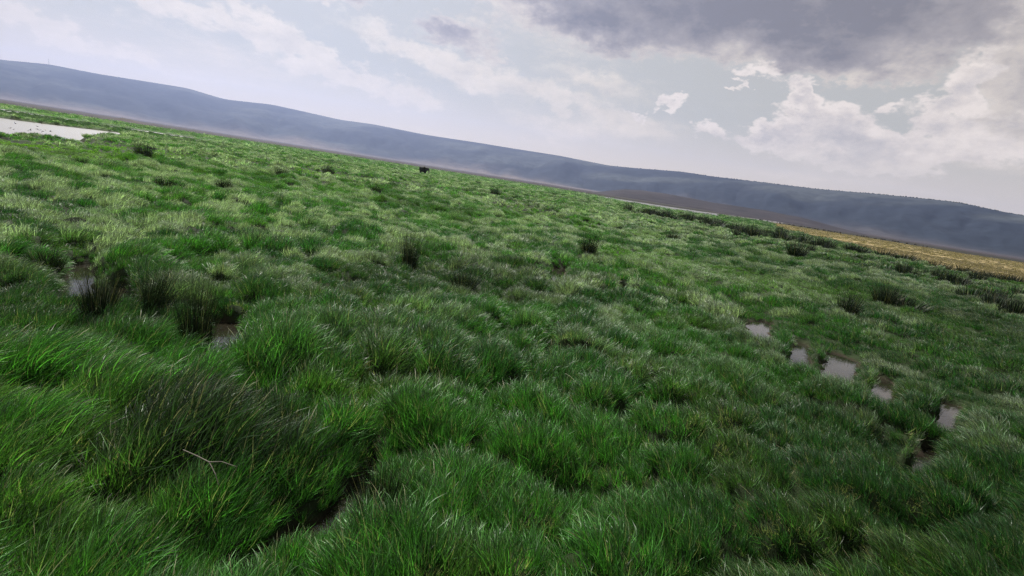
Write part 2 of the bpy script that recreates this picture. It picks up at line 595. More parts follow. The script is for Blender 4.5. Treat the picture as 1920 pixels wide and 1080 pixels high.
def build_ground():
    rr = [2.2]
    while rr[-1] < 6600:
        r = rr[-1]
        rr.append(r + max(0.07, r * (0.011 if r < 900 else 0.03)))
    rr = np.array(rr)
    th = np.concatenate([np.arange(-1.13, 1.13, 0.0058), np.linspace(1.13, 2 * math.pi - 1.13, 40)[:-1]])
    T, Rr = np.meshgrid(th, rr)
    X = OX + Rr * np.sin(T)
    Y = OY + Rr * np.cos(T)
    x, y = X.ravel(), Y.ravel()
    h, d1, id1, id2, marsh, lawn, dry, w, tr = height(x, y, True)
    front = (np.abs((T.ravel() + math.pi) % (2 * math.pi) - math.pi) < 1.14)
    h = np.where(front, h, 0.12)
    n, m = len(rr), len(th)
    V = np.stack([x, y, h], 1)
    i = np.arange(n - 1)[:, None] * m
    j = np.arange(m)[None, :]
    j2 = (j + 1) % m
    Q = np.stack([i + j, i + m + j, i + m + j2, i + j2], -1).reshape(-1, 4)[:, ::-1]
    # the round patch under the camera
    c = len(V)
    V = np.vstack([V, [[OX, OY, 0.12]]])
    o = np_mesh('ground', V, Q, M_GROUND, True)
    bm = bmesh.new()
    bm.from_mesh(o.data)
    bm.verts.ensure_lookup_table()
    for k in range(0, m):
        bm.faces.new((bm.verts[c], bm.verts[(k + 1) % m], bm.verts[k]))
    bmesh.ops.recalc_face_normals(bm, faces=list(bm.faces))
    if sum(f.normal.z for f in list(bm.faces)[:200]) < 0:
        bmesh.ops.reverse_faces(bm, faces=list(bm.faces))
    bm.to_mesh(o.data)
    bm.free()
    # soil colours of the zones
    r = np.hypot(x, y)
    nz = fbm(x, y, 30, 91, 4)[:, None]
    nb = fbm(x, y, 400, 92, 4)[:, None]
    mudc = np.array([0.026, 0.020, 0.014])
    green = np.array([0.040, 0.085, 0.020]) * (0.7 + 0.6 * nz)
    under = np.array([0.016, 0.026, 0.010])
    straw = np.array([0.19, 0.15, 0.075]) * (0.7 + 0.6 * nz)
    scrub = np.array([0.022, 0.021, 0.016]) * (0.4 + 1.2 * nz)
    plain = np.array([0.034, 0.027, 0.027]) * (0.6 + 0.8 * nb)
    near = (1 - sstep(r, 60, 240))[:, None]
    c_marsh = green * (1 - near) + under * near
    bare = sstep(np.maximum(w, tr), -0.25, 0.1)[:, None]
    c_marsh = c_marsh * (1 - bare) + mudc * bare
    far = sstep(r + 500 * (fbm(x, y, 500, 93, 3) - 0.5), 900, 2200)[:, None]
    c_out = scrub * (1 - far) + plain * far
    C = c_out * (1 - marsh[:, None]) + c_marsh * marsh[:, None]
    C = C * (1 - dry[:, None]) + straw * dry[:, None]
    C = np.vstack([C, [[0.02, 0.03, 0.012]]])
    at = o.data.color_attributes.new('soil', 'FLOAT_COLOR', 'POINT')
    at.data.foreach_set('color', np.hstack([C, np.ones((len(C), 1))]).astype(np.float32).ravel())
    return o


ground = tag(build_ground(), 'dark wet soil of the marsh and the dry plain reaching to the hills', 'ground', kind='structure')


def build_water():
    n = 96
    V = [(0, 0, 0.0)] + [(1600 * math.cos(2 * math.pi * k / n), 1600 * math.sin(2 * math.pi * k / n), 0.0) for k in range(n)]
    F = [(0, 1 + k, 1 + (k + 1) % n) for k in range(n)]
    return link_mesh('water', V, F, M_WATER)


tag(build_water(), 'still grey water of the pond, the far river and the pools between tussocks', 'water', kind='structure')

# ------------------------------------------------------------------ crater wall: the long ridge behind the plain
RIDGE = [(-80, 2.9), (-60, 2.9), (-52, 2.75), (-45.5, 2.81), (-42.8, 3.18), (-39.9, 3.17), (-36.6, 3.31), (-33.5, 3.42), (-30.6, 3.05),
         (-26.6, 3.37), (-24.2, 3.28), (-20.2, 3.09), (-17.0, 3.22), (-11.5, 3.06), (-5.8, 3.14), (-2.3, 3.12),
         (2.9, 3.12), (8.2, 2.88), (11.0, 3.01), (15.9, 3.32), (18.5, 3.26), (24.0, 3.35), (28.7, 3.39), (32.9, 3.59),
         (37.5, 3.69), (38.9, 3.67), (41.0, 3.41), (42.9, 3.24), (50, 3.3), (60, 3.1), (80, 3.2)]


def ridge_dist(azd):
    return np.interp(azd, [-80, -45, -10, 20, 45, 80], [9800, 9300, 7800, 6000, 5000, 4600])


def hill_mat():
    m, t, out = new_mat('hill_slopes')
    a = t.n.new('ShaderNodeAttribute')
    a.attribute_name = 'cover'
    g = t.n.new('ShaderNodeNewGeometry')
    n = t.noise(g.outputs['Position'], 0.012, 8, 0.7)
    c = t.v('SCALE', a.outputs['Color'], scale=t.smooth(n, 0.3, 0.7, 0.6, 1.4))
    p = principled(t, c, 0.95, 0.1)
    t.l.new(p.outputs[0], out.inputs['Surface'])
    return m


M_HILL = hill_mat()


def build_wall():
    azs = np.arange(-80, 80.01, 0.16)
    el_ = np.interp(azs, [p[0] for p in RIDGE], [p[1] for p in RIDGE])
    kk = np.hanning(15)
    el_ = np.convolve(np.pad(el_, 7, mode='edge'), kk / kk.sum(), 'valid')
    ss = np.concatenate([np.linspace(0, 1, 70), [1.05, 1.12, 1.25, 1.5]])
    A, S = np.meshgrid(azs, ss)
    D_ = ridge_dist(A)
    Hr = D_ * np.tan(np.radians(np.meshgrid(el_, ss)[0])) + CAM_H
    foot = 0.60
    dist = D_ * (foot + (1 - foot) * np.minimum(S, 1.0) + np.maximum(S - 1, 0) * 0.2)
    sc = np.minimum(S, 1.0)
    arc = np.radians(A) * 6500.0
    apron = 0.20 * sc ** 1.6
    # spurs and gullies running down the wall
    gl = np.abs(fbm(arc + 260 * np.sin(sc * 3), sc * 900, 620, 131, 4) - 0.5) * 2
    gl2 = fbm(arc, sc * 1500, 210, 132, 3)
    mid = 4 * sc * (1 - sc)
    s2 = np.clip(sc + mid * (0.20 * (gl - 0.35) + 0.08 * (gl2 - 0.5)), 0, 1)
    steep = 0.80 * sstep(s2, 0.22, 1.02) / sstep(np.array(1.0), 0.22, 1.02)
    Z = Hr * (apron + steep)
    Z = np.where(S > 1, Hr * (1 - 0.5 * np.minimum(S - 1, 0.5)), Z)
    Z[0, :] = -2.0
    X = dist * np.sin(np.radians(A))
    Y = dist * np.cos(np.radians(A))
    n, m = X.shape
    V = np.stack([X.ravel(), Y.ravel(), Z.ravel()], 1)
    i = np.arange(n - 1)[:, None] * m
    j = np.arange(m - 1)[None, :]
    Q = np.stack([i + j, i + j + 1, i + m + j + 1, i + m + j], -1).reshape(-1, 4)
    o = np_mesh('hills', V, Q, M_HILL, True)
    forest = np.array([0.012, 0.017, 0.025])
    grassy = np.array([0.040, 0.047, 0.050])
    tan = np.array([0.110, 0.090, 0.082])
    brown = np.array([0.040, 0.031, 0.032])
    f = fbm(X, Y + Z * 4, 900, 140, 4).ravel()[:, None]
    f2 = fbm(arc, sc * 2500, 900, 141, 4).ravel()[:, None]
    s_ = sc.ravel()[:, None]
    azr = A.ravel()[:, None]
    C = forest + (grassy - forest) * sstep(f, 0.45, 0.7)
    t_ = (1 - sstep(s_ + 0.35 * (f2 - 0.5), 0.22, 0.48)) * (1 - 0.65 * sstep(azr, 8, 26))
    C = C * (1 - t_) + tan * t_
    b_ = (1 - sstep(s_ + 0.2 * (f - 0.5), 0.05, 0.2))
    C = C * (1 - b_) + brown * b_
    at = o.data.color_attributes.new('cover', 'FLOAT_COLOR', 'POINT')
    at.data.foreach_set('color', np.hstack([C, np.ones((len(C), 1))]).astype(np.float32).ravel())
    return o, azs, el_


wall, w_az, w_el = build_wall()
tag(wall, 'long hazy blue crater wall running behind the whole plain', 'hills', kind='structure')


def mound(name, pts, d0, d1, colour, label, seed):
    """a low hill: outline given as (azimuth, elevation) seen from the plain, between two distances"""
    azs = np.linspace(pts[0][0], pts[-1][0], 120)
    e = np.interp(azs, [p[0] for p in pts], [p[1] for p in pts])
    k = np.array([0.05, 0.25, 0.5, 0.25, 0.05])
    e = np.convolve(np.pad(e, 2, mode='edge'), k / k.sum(), 'valid')
    ss = np.linspace(0, 1, 40)
    A, S = np.meshgrid(azs, ss)
    E_ = np.meshgrid(e, ss)[0]
    D_ = d0 + (d1 - d0) * S
    crest = d0 + (d1 - d0) * 0.55
    Hc = crest * np.tan(np.radians(np.maximum(E_, 0.0)))
    prof = np.where(S < 0.55, sstep(S, -0.12, 0.6), 1 - sstep(S, 0.5, 1.05))
    X = D_ * np.sin(np.radians(A))
    Y = D_ * np.cos(np.radians(A))
    Z = Hc * prof * (0.90 + 0.2 * fbm(X, Y, 160, seed, 4)) - 0.6
    Z[0, :] = -1
    n, m = X.shape
    V = np.stack([X.ravel(), Y.ravel(), Z.ravel()], 1)
    i = np.arange(n - 1)[:, None] * m
    j = np.arange(m - 1)[None, :]
    Q = np.stack([i + j, i + j + 1, i + m + j + 1, i + m + j], -1).reshape(-1, 4)
    o = np_mesh(name, V, Q, M_HILL, True)
    nn = fbm(X, Y, 120, seed + 3, 4).ravel()[:, None]
    C = np.array(colour) * (0.5 + 1.0 * nn)
    at = o.data.color_attributes.new('cover', 'FLOAT_COLOR', 'POINT')
    at.data.foreach_set('color', np.hstack([C, np.ones((len(C), 1))]).astype(np.float32).ravel())
    return tag(o, label, 'hill', kind='structure')


mound('low_hill', [(6.6, -0.05), (8.1, 0.22), (10.2, 0.80), (12.2, 1.02), (14.7, 1.02), (19.6, 0.86), (24.6, 0.86), (27.5, 0.75), (30.3, 0.38), (34, -0.05)],
      1700, 2500, (0.026, 0.022, 0.025), 'low flat brown hill beyond the river', 151)
mound('small_knoll', [(-40.2, -0.02), (-39.0, 0.13), (-38.2, 0.32), (-37.6, 0.30), (-36.8, 0.12), (-35.2, -0.02)],
      880, 960, (0.05, 0.042, 0.036), 'small dark knoll at the edge of the plain left', 153)

# ------------------------------------------------------------------ grass tuft shapes
proto_col = bpy.data.collections.new('grass_tufts')


def tuft(name, nblades, radius, lmin, lmax, wid, nseg, bend, seed, spread=0.35, dry=0.05):
    r = np.random.default_rng(seed)
    V, F, C = [], [], []
    for b in range(nblades):
        a = r.uniform(0, 2 * math.pi)
        q = radius * math.sqrt(r.uniform())
        root = np.array([q * math.cos(a), q * math.sin(a), -0.03])
        L = r.uniform(lmin, lmax)
        az0 = r.uniform(0, 2 * math.pi)
        sp = abs(r.normal(0, spread))
        d = np.array([math.cos(az0) * sp, math.sin(az0) * sp, 1.0])
        d /= np.linalg.norm(d)
        wa = r.normal(0, 0.45)
        wind = np.array([math.sin(wa), math.cos(wa), -0.25])
        bd = bend * r.uniform(0.55, 1.5)
        w = wid * r.uniform(0.6, 1.25)
        tw = r.normal(0, 0.55)
        bright = r.uniform(1.0, 1.75) if r.uniform() < 0.22 else np.clip(r.normal(0.45, 0.18), 0.12, 1.0)
        dr = (r.uniform(0.3, 0.8) if r.uniform() < dry else 0.0)
        p = root.copy()
        base = len(V)
        for s in range(nseg + 1):
            t = s / nseg
            dd = d + wind * bd * (t ** 1.3)
            dd /= np.linalg.norm(dd)
            side_ = np.cross(dd, np.array([math.sin(wa + tw), math.cos(wa + tw), 0.2]))
            side_ /= (np.linalg.norm(side_) + 1e-9)
            ww = w * (0.75 + 0.5 * t if t < 0.4 else 0.95 * (1 - ((t - 0.4) / 0.6) ** 1.6)) * 0.5
            tipdry = min(1.0, dr + (0.25 if t > 0.9 and r.uniform() < 0.3 else 0))
            if s < nseg:
                V.append(p - side_ * ww)
                V.append(p + side_ * ww)
                C += [(bright, tipdry, t, 1), (bright, tipdry, t, 1)]
            else:
                V.append(p.copy())
                C.append((bright, tipdry, t, 1))
            p = p + dd * (L / nseg)
        for s in range(nseg - 1):
            k = base + 2 * s
            F.append((k, k + 1, k + 3, k + 2))
        k = base + 2 * (nseg - 1)
        F.append((k, k + 1, k + 2))
    me = bpy.data.meshes.new(name)
    me.from_pydata([tuple(v) for v in V], [], F)
    at = me.color_attributes.new('blade', 'FLOAT_COLOR', 'POINT')
    at.data.foreach_set('color', np.array(C, np.float32).ravel())
    me.materials.append(M_GRASS)
    me.polygons.foreach_set('use_smooth', [True] * len(me.polygons))
    return me


LOD = []      # one list of collection indices for each distance
_n = 0


def add_protos(specs):
    global _n
    ids = []
    for s in specs:
        me = tuft('tuft_%03d' % _n, *s)
        o = bpy.data.objects.new('tuft_%03d' % _n, me)
        proto_col.objects.link(o)
        ids.append(_n)
        _n += 1
    LOD.append(ids)


add_protos([(36, 0.13, 0.24, 0.52, 0.0092, 4, 1.6, 100 + k, 0.34, 0.06) for k in range(8)])
add_protos([(60, 0.28, 0.28, 0.54, 0.016, 3, 1.5, 200 + k, 0.36, 0.04) for k in range(6)])
add_protos([(56, 0.50, 0.28, 0.54, 0.046, 3, 1.5, 300 + k, 0.38, 0.03) for k in range(6)])
add_protos([(80, 2.2, 0.36, 0.66, 0.16, 2, 1.4, 400 + k, 0.4, 0.02) for k in range(5)])
add_protos([(30, 0.15, 0.08, 0.24, 0.009, 3, 1.1, 450 + k, 0.7, 0.4) for k in range(5)])     # short undergrowth, partly dead


def scatter(name, mat_label, cat, select, lodspec, seed):
    r = np.random.default_rng(seed)
    PX, PY, LI = [], [], []
    for li, (r0, r1, dens) in enumerate(lodspec):
        if dens <= 0:
            continue
        half = 1.08 if li in (0, 4) else (0.98 if li == 1 else 0.92)
        n = int(dens * half * (r1 * r1 - r0 * r0))
        rr = np.sqrt(r.uniform(r0 * r0, r1 * r1, n)) * (1 + r.normal(0, 0.03, n))
        th = r.uniform(-half, half, n)
        PX.append(rr * np.sin(th))
        PY.append(-1.5 + rr * np.cos(th))
        LI.append(np.full(n, li))
    x = np.concatenate(PX)
    y = np.concatenate(PY)
    li = np.concatenate(LI)
    h, d1, id1, id2, marsh, lawn, dry, w, tr = height(x, y, True)
    bare = np.maximum(w, tr * 0.9)
    # sparse fringe next to the water, none in it
    pkeep = 1 - sstep(bare + 0.25 * (r.uniform(size=len(x)) - 0.5), -0.25, 0.05)
    pkeep = np.maximum(pkeep, 0.05 * (w > 0) * (w < 0.75) * (np.hypot(x, y) < 40))      # stray stems standing in the pools
    keep = select(x, y, marsh, dry, r) & (r.uniform(size=len(x)) < pkeep) & ((h > 0.02) | (np.hypot(x, y) < 40))
    x, y, li, h, d1, id1, id2, lawn, dry, w, tr = [q[keep] for q in (x, y, li, h, d1, id1, id2, lawn, dry, w, tr)]
    n = len(x)
    rd = np.hypot(x, y)
    eps = 0.12
    gx = (height(x + eps, y) - height(x - eps, y)) / (2 * eps)
    gy = (height(x, y + eps) - height(x, y - eps)) / (2 * eps)
    gl = np.hypot(gx, gy) + 1e-6
    lim = np.minimum(gl, 1.0) / gl
    gx, gy = gx * lim, gy * lim
    # wind blows away from the camera, swirling a little
    yaw = -(0.9 * (fbm(x, y, 7.0, 71, 3) - 0.5) * 2 + r.normal(0, 0.28, n)) + 0.10
    lean = 0.10 + 0.55 * fbm(x, y, 5.0, 72, 2)
    wx, wy = -np.sin(yaw), np.cos(yaw)
    ux = -0.75 * gx + wx * lean * 0.5
    uy = -0.75 * gy + wy * lean * 0.5
    uz = np.ones(n)
    L = np.sqrt(ux * ux + uy * uy + uz * uz)
    ux, uy, uz = ux / L, uy / L, uz / L
    # rotation: yaw about z, then tilt z onto u
    c, s = np.cos(yaw), np.sin(yaw)
    k = 1.0 / (1.0 + uz)
    # matrix taking z to u (Rodrigues)
    T = np.empty((n, 3, 3))
    T[:, 0, 0] = 1 - ux * ux * k
    T[:, 0, 1] = -ux * uy * k
    T[:, 0, 2] = ux
    T[:, 1, 0] = -ux * uy * k
    T[:, 1, 1] = 1 - uy * uy * k
    T[:, 1, 2] = uy
    T[:, 2, 0] = -ux
    T[:, 2, 1] = -uy
    T[:, 2, 2] = uz
    Zr = np.zeros((n, 3, 3))
    Zr[:, 0, 0] = c
    Zr[:, 0, 1] = -s
    Zr[:, 1, 0] = s
    Zr[:, 1, 1] = c
    Zr[:, 2, 2] = 1
    Rm = T @ Zr
    ry = -np.arcsin(np.clip(Rm[:, 2, 0], -1, 1))
    rx = np.arctan2(Rm[:, 2, 1], Rm[:, 2, 2])
    rz = np.arctan2(Rm[:, 1, 0], Rm[:, 0, 0])
    rot = np.stack([rx, ry, rz], 1)
    tallness = 0.72 + 0.55 * fbm(x, y, 4.0, 73, 3)
    edge_ = sstep(np.maximum(w, tr), -1.0, 0.0)
    sc = tallness * (0.52 + 0.52 * d1 + 0.12 * id2) * (1 - 0.55 * lawn) * (1 - 0.35 * dry) * (1 - 0.5 * edge_) * r.uniform(0.75, 1.2, n)
    # tint: species patches, with cloud shade and sheen painted in
    lush = np.array([0.046, 0.160, 0.025])
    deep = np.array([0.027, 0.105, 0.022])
    yell = np.array([0.14, 0.29, 0.028])
    silver_sheen = np.array([0.28, 0.345, 0.25])
    dark = np.array([0.018, 0.042, 0.014])
    olive = np.array([0.080, 0.150, 0.034])
    straw = np.array([0.24, 0.19, 0.105])

    def mixc(C, c2, f):
        f = f[:, None]
        return C * (1 - f) + c2 * f
    C = np.tile(lush, (n, 1))
    C = mixc(C, deep, sstep(fbm(x, y, 6.0, 81, 3) + 0.26 * sstep(x / (rd + 1), -0.1, 0.6), 0.42, 0.62))  # more deep green to the right, painting cloud shade into the tint
    C = mixc(C, olive, 0.5 * sstep(fbm(x, y, 2.2, 82, 3), 0.58, 0.72))
    C = mixc(C, yell, 0.14 * sstep(rd, 22, 70) * (1 - sstep(x / (rd + 1), -0.05, 0.4)))
    C = mixc(C, yell, np.clip(lawn * 1.0, 0, 1))
    # silvery sheen painted into the colour of the tussock tops
    sv = sstep(id1 + 0.5 * (fbm(x, y, 20, 83, 3) - 0.5) + 0.6 * (d1 - 0.45) - 0.12 * sstep(x / (rd + 1), 0.1, 0.5), 0.45, 0.85) * sstep(rd, 9, 24) * (1 - 0.7 * lawn)
    C = mixc(C, silver_sheen, 0.9 * sv)
    # the dark sedge bed near the left
    q = ((x + 4.3) / 1.7) ** 2 + ((y - 7.2) / 1.35) ** 2 + 1.2 * (fbm(x, y, 1.0, 84, 3) - 0.5)
    C = mixc(C, dark, 0.9 * (1 - sstep(q, 0.3, 1.4)))
    sc = sc * (1 + 0.35 * (1 - sstep(q, 0.3, 1.4)))
    bd = in_poly(x, y, [(-270, 150), (-140, 144), (-130, 186), (-122, 196), (-140, 214), (-165, 222), (-280, 218)])
    C = mixc(C, deep * 0.6, 0.75 * bd)
    dk = sstep(fbm(x, y, 11, 85, 3) + 0.08 * sstep(x / (rd + 1), 0.2, 0.7), 0.60, 0.74)
    C = mixc(C, dark * 1.5, 0.6 * dk)
    C = mixc(C, straw * (0.8 + 0.4 * fbm(x, y, 18, 86, 3))[:, None], dry)
    # tint darkened towards the camera: sedge green with shade painted in
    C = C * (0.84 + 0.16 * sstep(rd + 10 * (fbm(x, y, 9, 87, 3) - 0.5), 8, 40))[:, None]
    C = C * (1 - 0.28 * sstep(x / (rd + 1), 0.15, 0.62))[:, None]  # cloud shade painted in: tint darker towards the right
    lb = (1 - sstep(x, -3.5, -0.8)) * (1 - sstep(rd, 11, 16))
    sc = sc * (1 + 0.35 * lb)
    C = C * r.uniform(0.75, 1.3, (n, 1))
    idx = np.empty(n, np.int32)
    for l_, ids in enumerate(LOD):
        kk = li == l_
        idx[kk] = r.choice(ids, kk.sum())
    me = bpy.data.meshes.new(name)
    me.vertices.add(n)
    me.vertices.foreach_set('co', np.stack([x, y, h], 1).astype(np.float32).ravel())
    me.attributes.new('rot', 'FLOAT_VECTOR', 'POINT').data.foreach_set('vector', rot.astype(np.float32).ravel())
    me.attributes.new('size', 'FLOAT', 'POINT').data.foreach_set('value', sc.astype(np.float32))
    me.attributes.new('pick', 'INT', 'POINT').data.foreach_set('value', idx)
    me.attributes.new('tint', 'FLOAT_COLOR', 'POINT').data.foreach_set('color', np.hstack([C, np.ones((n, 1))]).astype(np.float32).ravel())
    o = bpy.data.objects.new(name, me)
    col.objects.link(o)
    g = bpy.data.node_groups.new(name + '_spread', 'GeometryNodeTree')
    g.interface.new_socket('Geometry', in_out='INPUT', socket_type='NodeSocketGeometry')
    g.interface.new_socket('Geometry', in_out='OUTPUT', socket_type='NodeSocketGeometry')
    gi = g.nodes.new('NodeGroupInput')
    go = g.nodes.new('NodeGroupOutput')
    m2p = g.nodes.new('GeometryNodeMeshToPoints')
    ci = g.nodes.new('GeometryNodeCollectionInfo')
    ci.inputs['Collection'].default_value = proto_col
    ci.inputs['Separate Children'].default_value = True
    ci.inputs['Reset Children'].default_value = True
    iop = g.nodes.new('GeometryNodeInstanceOnPoints')
    iop.inputs['Pick Instance'].default_value = True

    def na(nm, ty):
        a = g.nodes.new('GeometryNodeInputNamedAttribute')
        a.data_type = ty
        a.inputs['Name'].default_value = nm
        return a.outputs['Attribute']
    e2r = g.nodes.new('FunctionNodeEulerToRotation')
    g.links.new(na('rot', 'FLOAT_VECTOR'), e2r.inputs[0])
    g.links.new(gi.outputs[0], m2p.inputs['Mesh'])
    g.links.new(m2p.outputs[0], iop.inputs['Points'])
    g.links.new(ci.outputs[0], iop.inputs['Instance'])
    g.links.new(na('pick', 'INT'), iop.inputs['Instance Index'])
    g.links.new(e2r.outputs[0], iop.inputs['Rotation'])
    g.links.new(na('size', 'FLOAT'), iop.inputs['Scale'])
    g.links.new(iop.outputs[0], go.inputs[0])
    md = o.modifiers.new('spread', 'NODES')
    md.node_group = g
    tag(o, mat_label, cat, kind='stuff')
    print(name, n)
    return o


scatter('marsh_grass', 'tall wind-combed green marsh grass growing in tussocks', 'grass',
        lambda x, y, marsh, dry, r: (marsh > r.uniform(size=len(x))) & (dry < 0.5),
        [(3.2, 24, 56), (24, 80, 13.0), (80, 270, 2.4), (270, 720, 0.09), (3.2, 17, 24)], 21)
scatter('dry_grass', 'yellow dry grass field between the marsh and the brown plain on the right', 'grass',
        lambda x, y, marsh, dry, r: (dry > 0.5),
        [(3, 4, 0), (4, 5, 0), (85, 270, 1.2), (270, 800, 0.06)], 22)


# ------------------------------------------------------------------ reed clumps
def reed_mesh(name, nst, radius, lmin, lmax, wid, splay, seed, droop=0.25):
    r = np.random.default_rng(seed)
    V, F, C = [], [], []
    nseg = 4
    for b in range(nst):
        a = r.uniform(0, 2 * math.pi)
        q = radius * math.sqrt(r.uniform())
        p = np.array([q * math.cos(a), q * math.sin(a), -0.1])
        L = r.uniform(lmin, lmax) * (1 - 0.25 * (q / radius) ** 2)
        sp = splay * (q / radius) * r.uniform(0.5, 1.3) + abs(r.normal(0, 0.05))
        d = np.array([math.cos(a) * sp + r.normal(0, 0.09), math.sin(a) * sp + r.normal(0, 0.09), 1.0])
        d /= np.linalg.norm(d)
        side_ = np.array([math.cos(a + r.uniform(0, 3.14)), math.sin(a + r.uniform(0, 3.14)), 0.0])
        side_ /= np.linalg.norm(side_)
        bright = np.clip(r.normal(0.6, 0.18), 0.2, 1.0)
        dr = r.uniform(0.25, 0.6) if r.uniform() < 0.06 else 0.0
        w = wid * r.uniform(0.7, 1.3)
        bd = droop * r.uniform(0, 1.6)
        base = len(V)
        for s in range(nseg + 1):
            t = s / nseg
            dd = d + np.array([d[0] * 1.5 + 0.05, d[1] * 1.5 + 0.35, -0.15]) * bd * t * t
            dd /= np.linalg.norm(dd)
            ww = w * (1 - 0.8 * t ** 2) * 0.5
            V += [p - side_ * ww, p + side_ * ww]
            C += [(bright, dr, t, 1)] * 2
            p = p + dd * L / nseg
        for s in range(nseg):
            k = base + 2 * s
            F.append((k, k + 1, k + 3, k + 2))
    me = bpy.data.meshes.new(name)
    me.from_pydata([tuple(v) for v in V], [], F)
    at = me.color_attributes.new('blade', 'FLOAT_COLOR', 'POINT')
    at.data.foreach_set('color', np.array(C, np.float32).ravel())
    me.materials.append(M_REED)
    return me


R_NEAR = [(reed_mesh('reed_stems', 620, 0.30, 0.8, 2.1, 0.011, 0.24, 500 + k), reed_mesh('reed_leaves', 90, 0.40, 0.4, 0.9, 0.013, 0.8, 520 + k, 0.9)) for k in range(4)]
R_FAR = [(reed_mesh('reed_stems', 240, 1.0, 0.8, 2.5, 0.05, 0.38, 540 + k), reed_mesh('reed_leaves', 70, 1.25, 0.5, 1.1, 0.06, 0.8, 560 + k, 0.8)) for k in range(5)]


def hz(x, y):
    return float(height(np.array([float(x)]), np.array([float(y)]))[0])


def reed(x, y, sx, sz, label, group=None, far=False, lean=(0, 0), name='reed_clump'):
    src = (R_FAR if far else R_NEAR)
    a, b = src[random.randrange(len(src))]
    e = bpy.data.objects.new(name, None)
    col.objects.link(e)
    e.location = (x, y, max(-0.05, hz(x, y)))
    e.rotation_euler = (lean[1], lean[0], random.uniform(0, 6.28) if lean == (0, 0) else 0)
    e.scale = (sx, sx, sz)
    e.empty_display_size = 0.2
    for nm, me in (('stems', a), ('leaves', b)):
        o = bpy.data.objects.new(nm, me)
        o.parent = e
        col.objects.link(o)
    return tag(e, label, 'reeds', group)


reed(-4.6, 22.0, 0.75, 1.12, 'dark upright reed clump standing alone in the grass near the middle')
reed(-9.3, 11.1, 0.8, 0.72, 'leftmost of the three dark reed clumps beside the small mud pool left')
reed(-8.5, 11.7, 0.75, 0.68, 'loose leaning middle clump of the three dark reeds at the mud pool left', lean=(0.18, -0.1))
reed(-6.95, 11.0, 0.8, 1.02, 'tallest dark reed clump right of the mud pool on the left')
reed(-13.2, 14.0, 0.85, 0.42, 'low dark rushes at the far left beside the muddy channel')
reed(-46.9, 63.0, 2.0, 1.25, 'single dark reed clump in bright grass below the pond')
reed(4.9, 36.0, 1.3, 0.85, 'small dark reed clump behind the tiny pool right of centre')
reed(18.5, 27.9, 1.2, 1.0, 'thin dark reed clump standing behind the chain of pools')
reed(25.5, 35.2, 1.7, 0.9, 'wide dark reed clump on the right beyond the pools, nearest of that patch')
reed(-1.9, 19.6, 1.2, 0.55, 'low dark rushes just right of the lone upright reed clump')
reed(-1.25, 5.95, 0.7, 0.5, 'thin blackish reeds at the muddy channel in the foreground')
reed(-32.5, 68.2, 1.6, 0.9, 'dark reed tuft in the bright green sward left of centre')
reed(-38.0, 98.9, 2.4, 1.2, 'dark reed tuft in the sward below and left of the elephant')
reed(-7.2, 120.4, 2.6, 1.3, 'dark reed tuft right of the elephant, in pale grass')
reed(35.7, 66.9, 2.6, 1.3, 'dark spreading reed clump in front of the long reed row', far=False)
reed(40.8, 100.1, 0.8, 1.1, 'narrow dark clump at the near corner of the reed row', far=True)
reed(44.6, 101.0, 1.15, 1.25, 'large dark clump at the near corner of the reed row', far=True)
ROW = [(29.5, 150.1), (30.1, 142.0), (35.1, 158.7), (34.7, 148.3), (40.6, 166.6), (47.7, 174.9), (43.5, 152.1), (52.0, 174.3), (53.5, 170.2),
       (56.8, 172.3), (59.2, 172.4), (55.3, 155.1), (60.2, 162.1), (56.0, 144.3), (56.0, 139.6), (50.4, 121.4), (51.4, 120.6), (76.6, 174.7),
       (70.2, 154.2), (65.1, 138.0), (66.0, 135.4), (64.0, 129.1), (65.2, 121.8), (64.4, 116.8), (64.0, 111.7), (67.1, 114.5), (74.8, 118.9),
       (77.3, 119.9), (76.5, 117.2), (81.1, 116.4), (48.5, 133.0), (50.0, 142.0), (46.0, 146.0), (53.0, 131.0), (58.0, 131.0), (61.0, 148.0),
       (39.5, 145.5), (37.5, 151.5), (60.5, 121.0), (57.5, 124.5)]
for x, y in ROW:
    reed(x, y, random.uniform(0.9, 2.3), random.uniform(0.55, 1.35), 'dark reed clump in the long row across the marsh right of centre', 'reed clumps in the long row', True)
for x, y in [(84.6, 113.7), (85.2, 111.4), (84.5, 104.7), (85.0, 103.2), (89.5, 104.7), (88.7, 98.3), (91.0, 98.5), (93.3, 98.8), (91.7, 95.5), (87, 100), (79.5, 108)]:
    reed(x, y, random.uniform(1.0, 1.8), random.uniform(0.6, 0.95), 'dark reed clump along the edge of the yellow field', 'reed clumps at the yellow field', True)
for x, y in [(54.1, 66.8), (52.7, 63.3), (53.3, 62.7), (54.2, 61.8), (59.3, 74.8), (48.0, 63.5), (49.5, 66.6), (70.8, 79.9), (50.3, 55.0), (49.1, 51.7), (59.3, 61.1),
             (39.1, 39.8), (38.6, 41.2), (41.7, 46.9), (26.6, 34.6), (27.2, 36.4), (57, 66), (51, 59), (46, 50.5), (44, 44)]:
    reed(x, y, random.uniform(0.6, 1.1), random.uniform(0.45, 0.75), 'dark reed clump in the loose patch near the right edge, before the yellow field', 'reed clumps at the right edge', True)
for x, y in [(-43.2, 44.8), (-36.9, 42.4), (-24.8, 37.4), (-24.2, 41.3), (-26.1, 37.2), (-18.2, 63.3), (-20.0, 65.7)]:
    reed(x, y, random.uniform(0.9, 1.5), random.uniform(0.35, 0.55), 'low dark rush tuft in the bright grass on the left', 'low rush tufts on the left', False, name='rush_tuft')
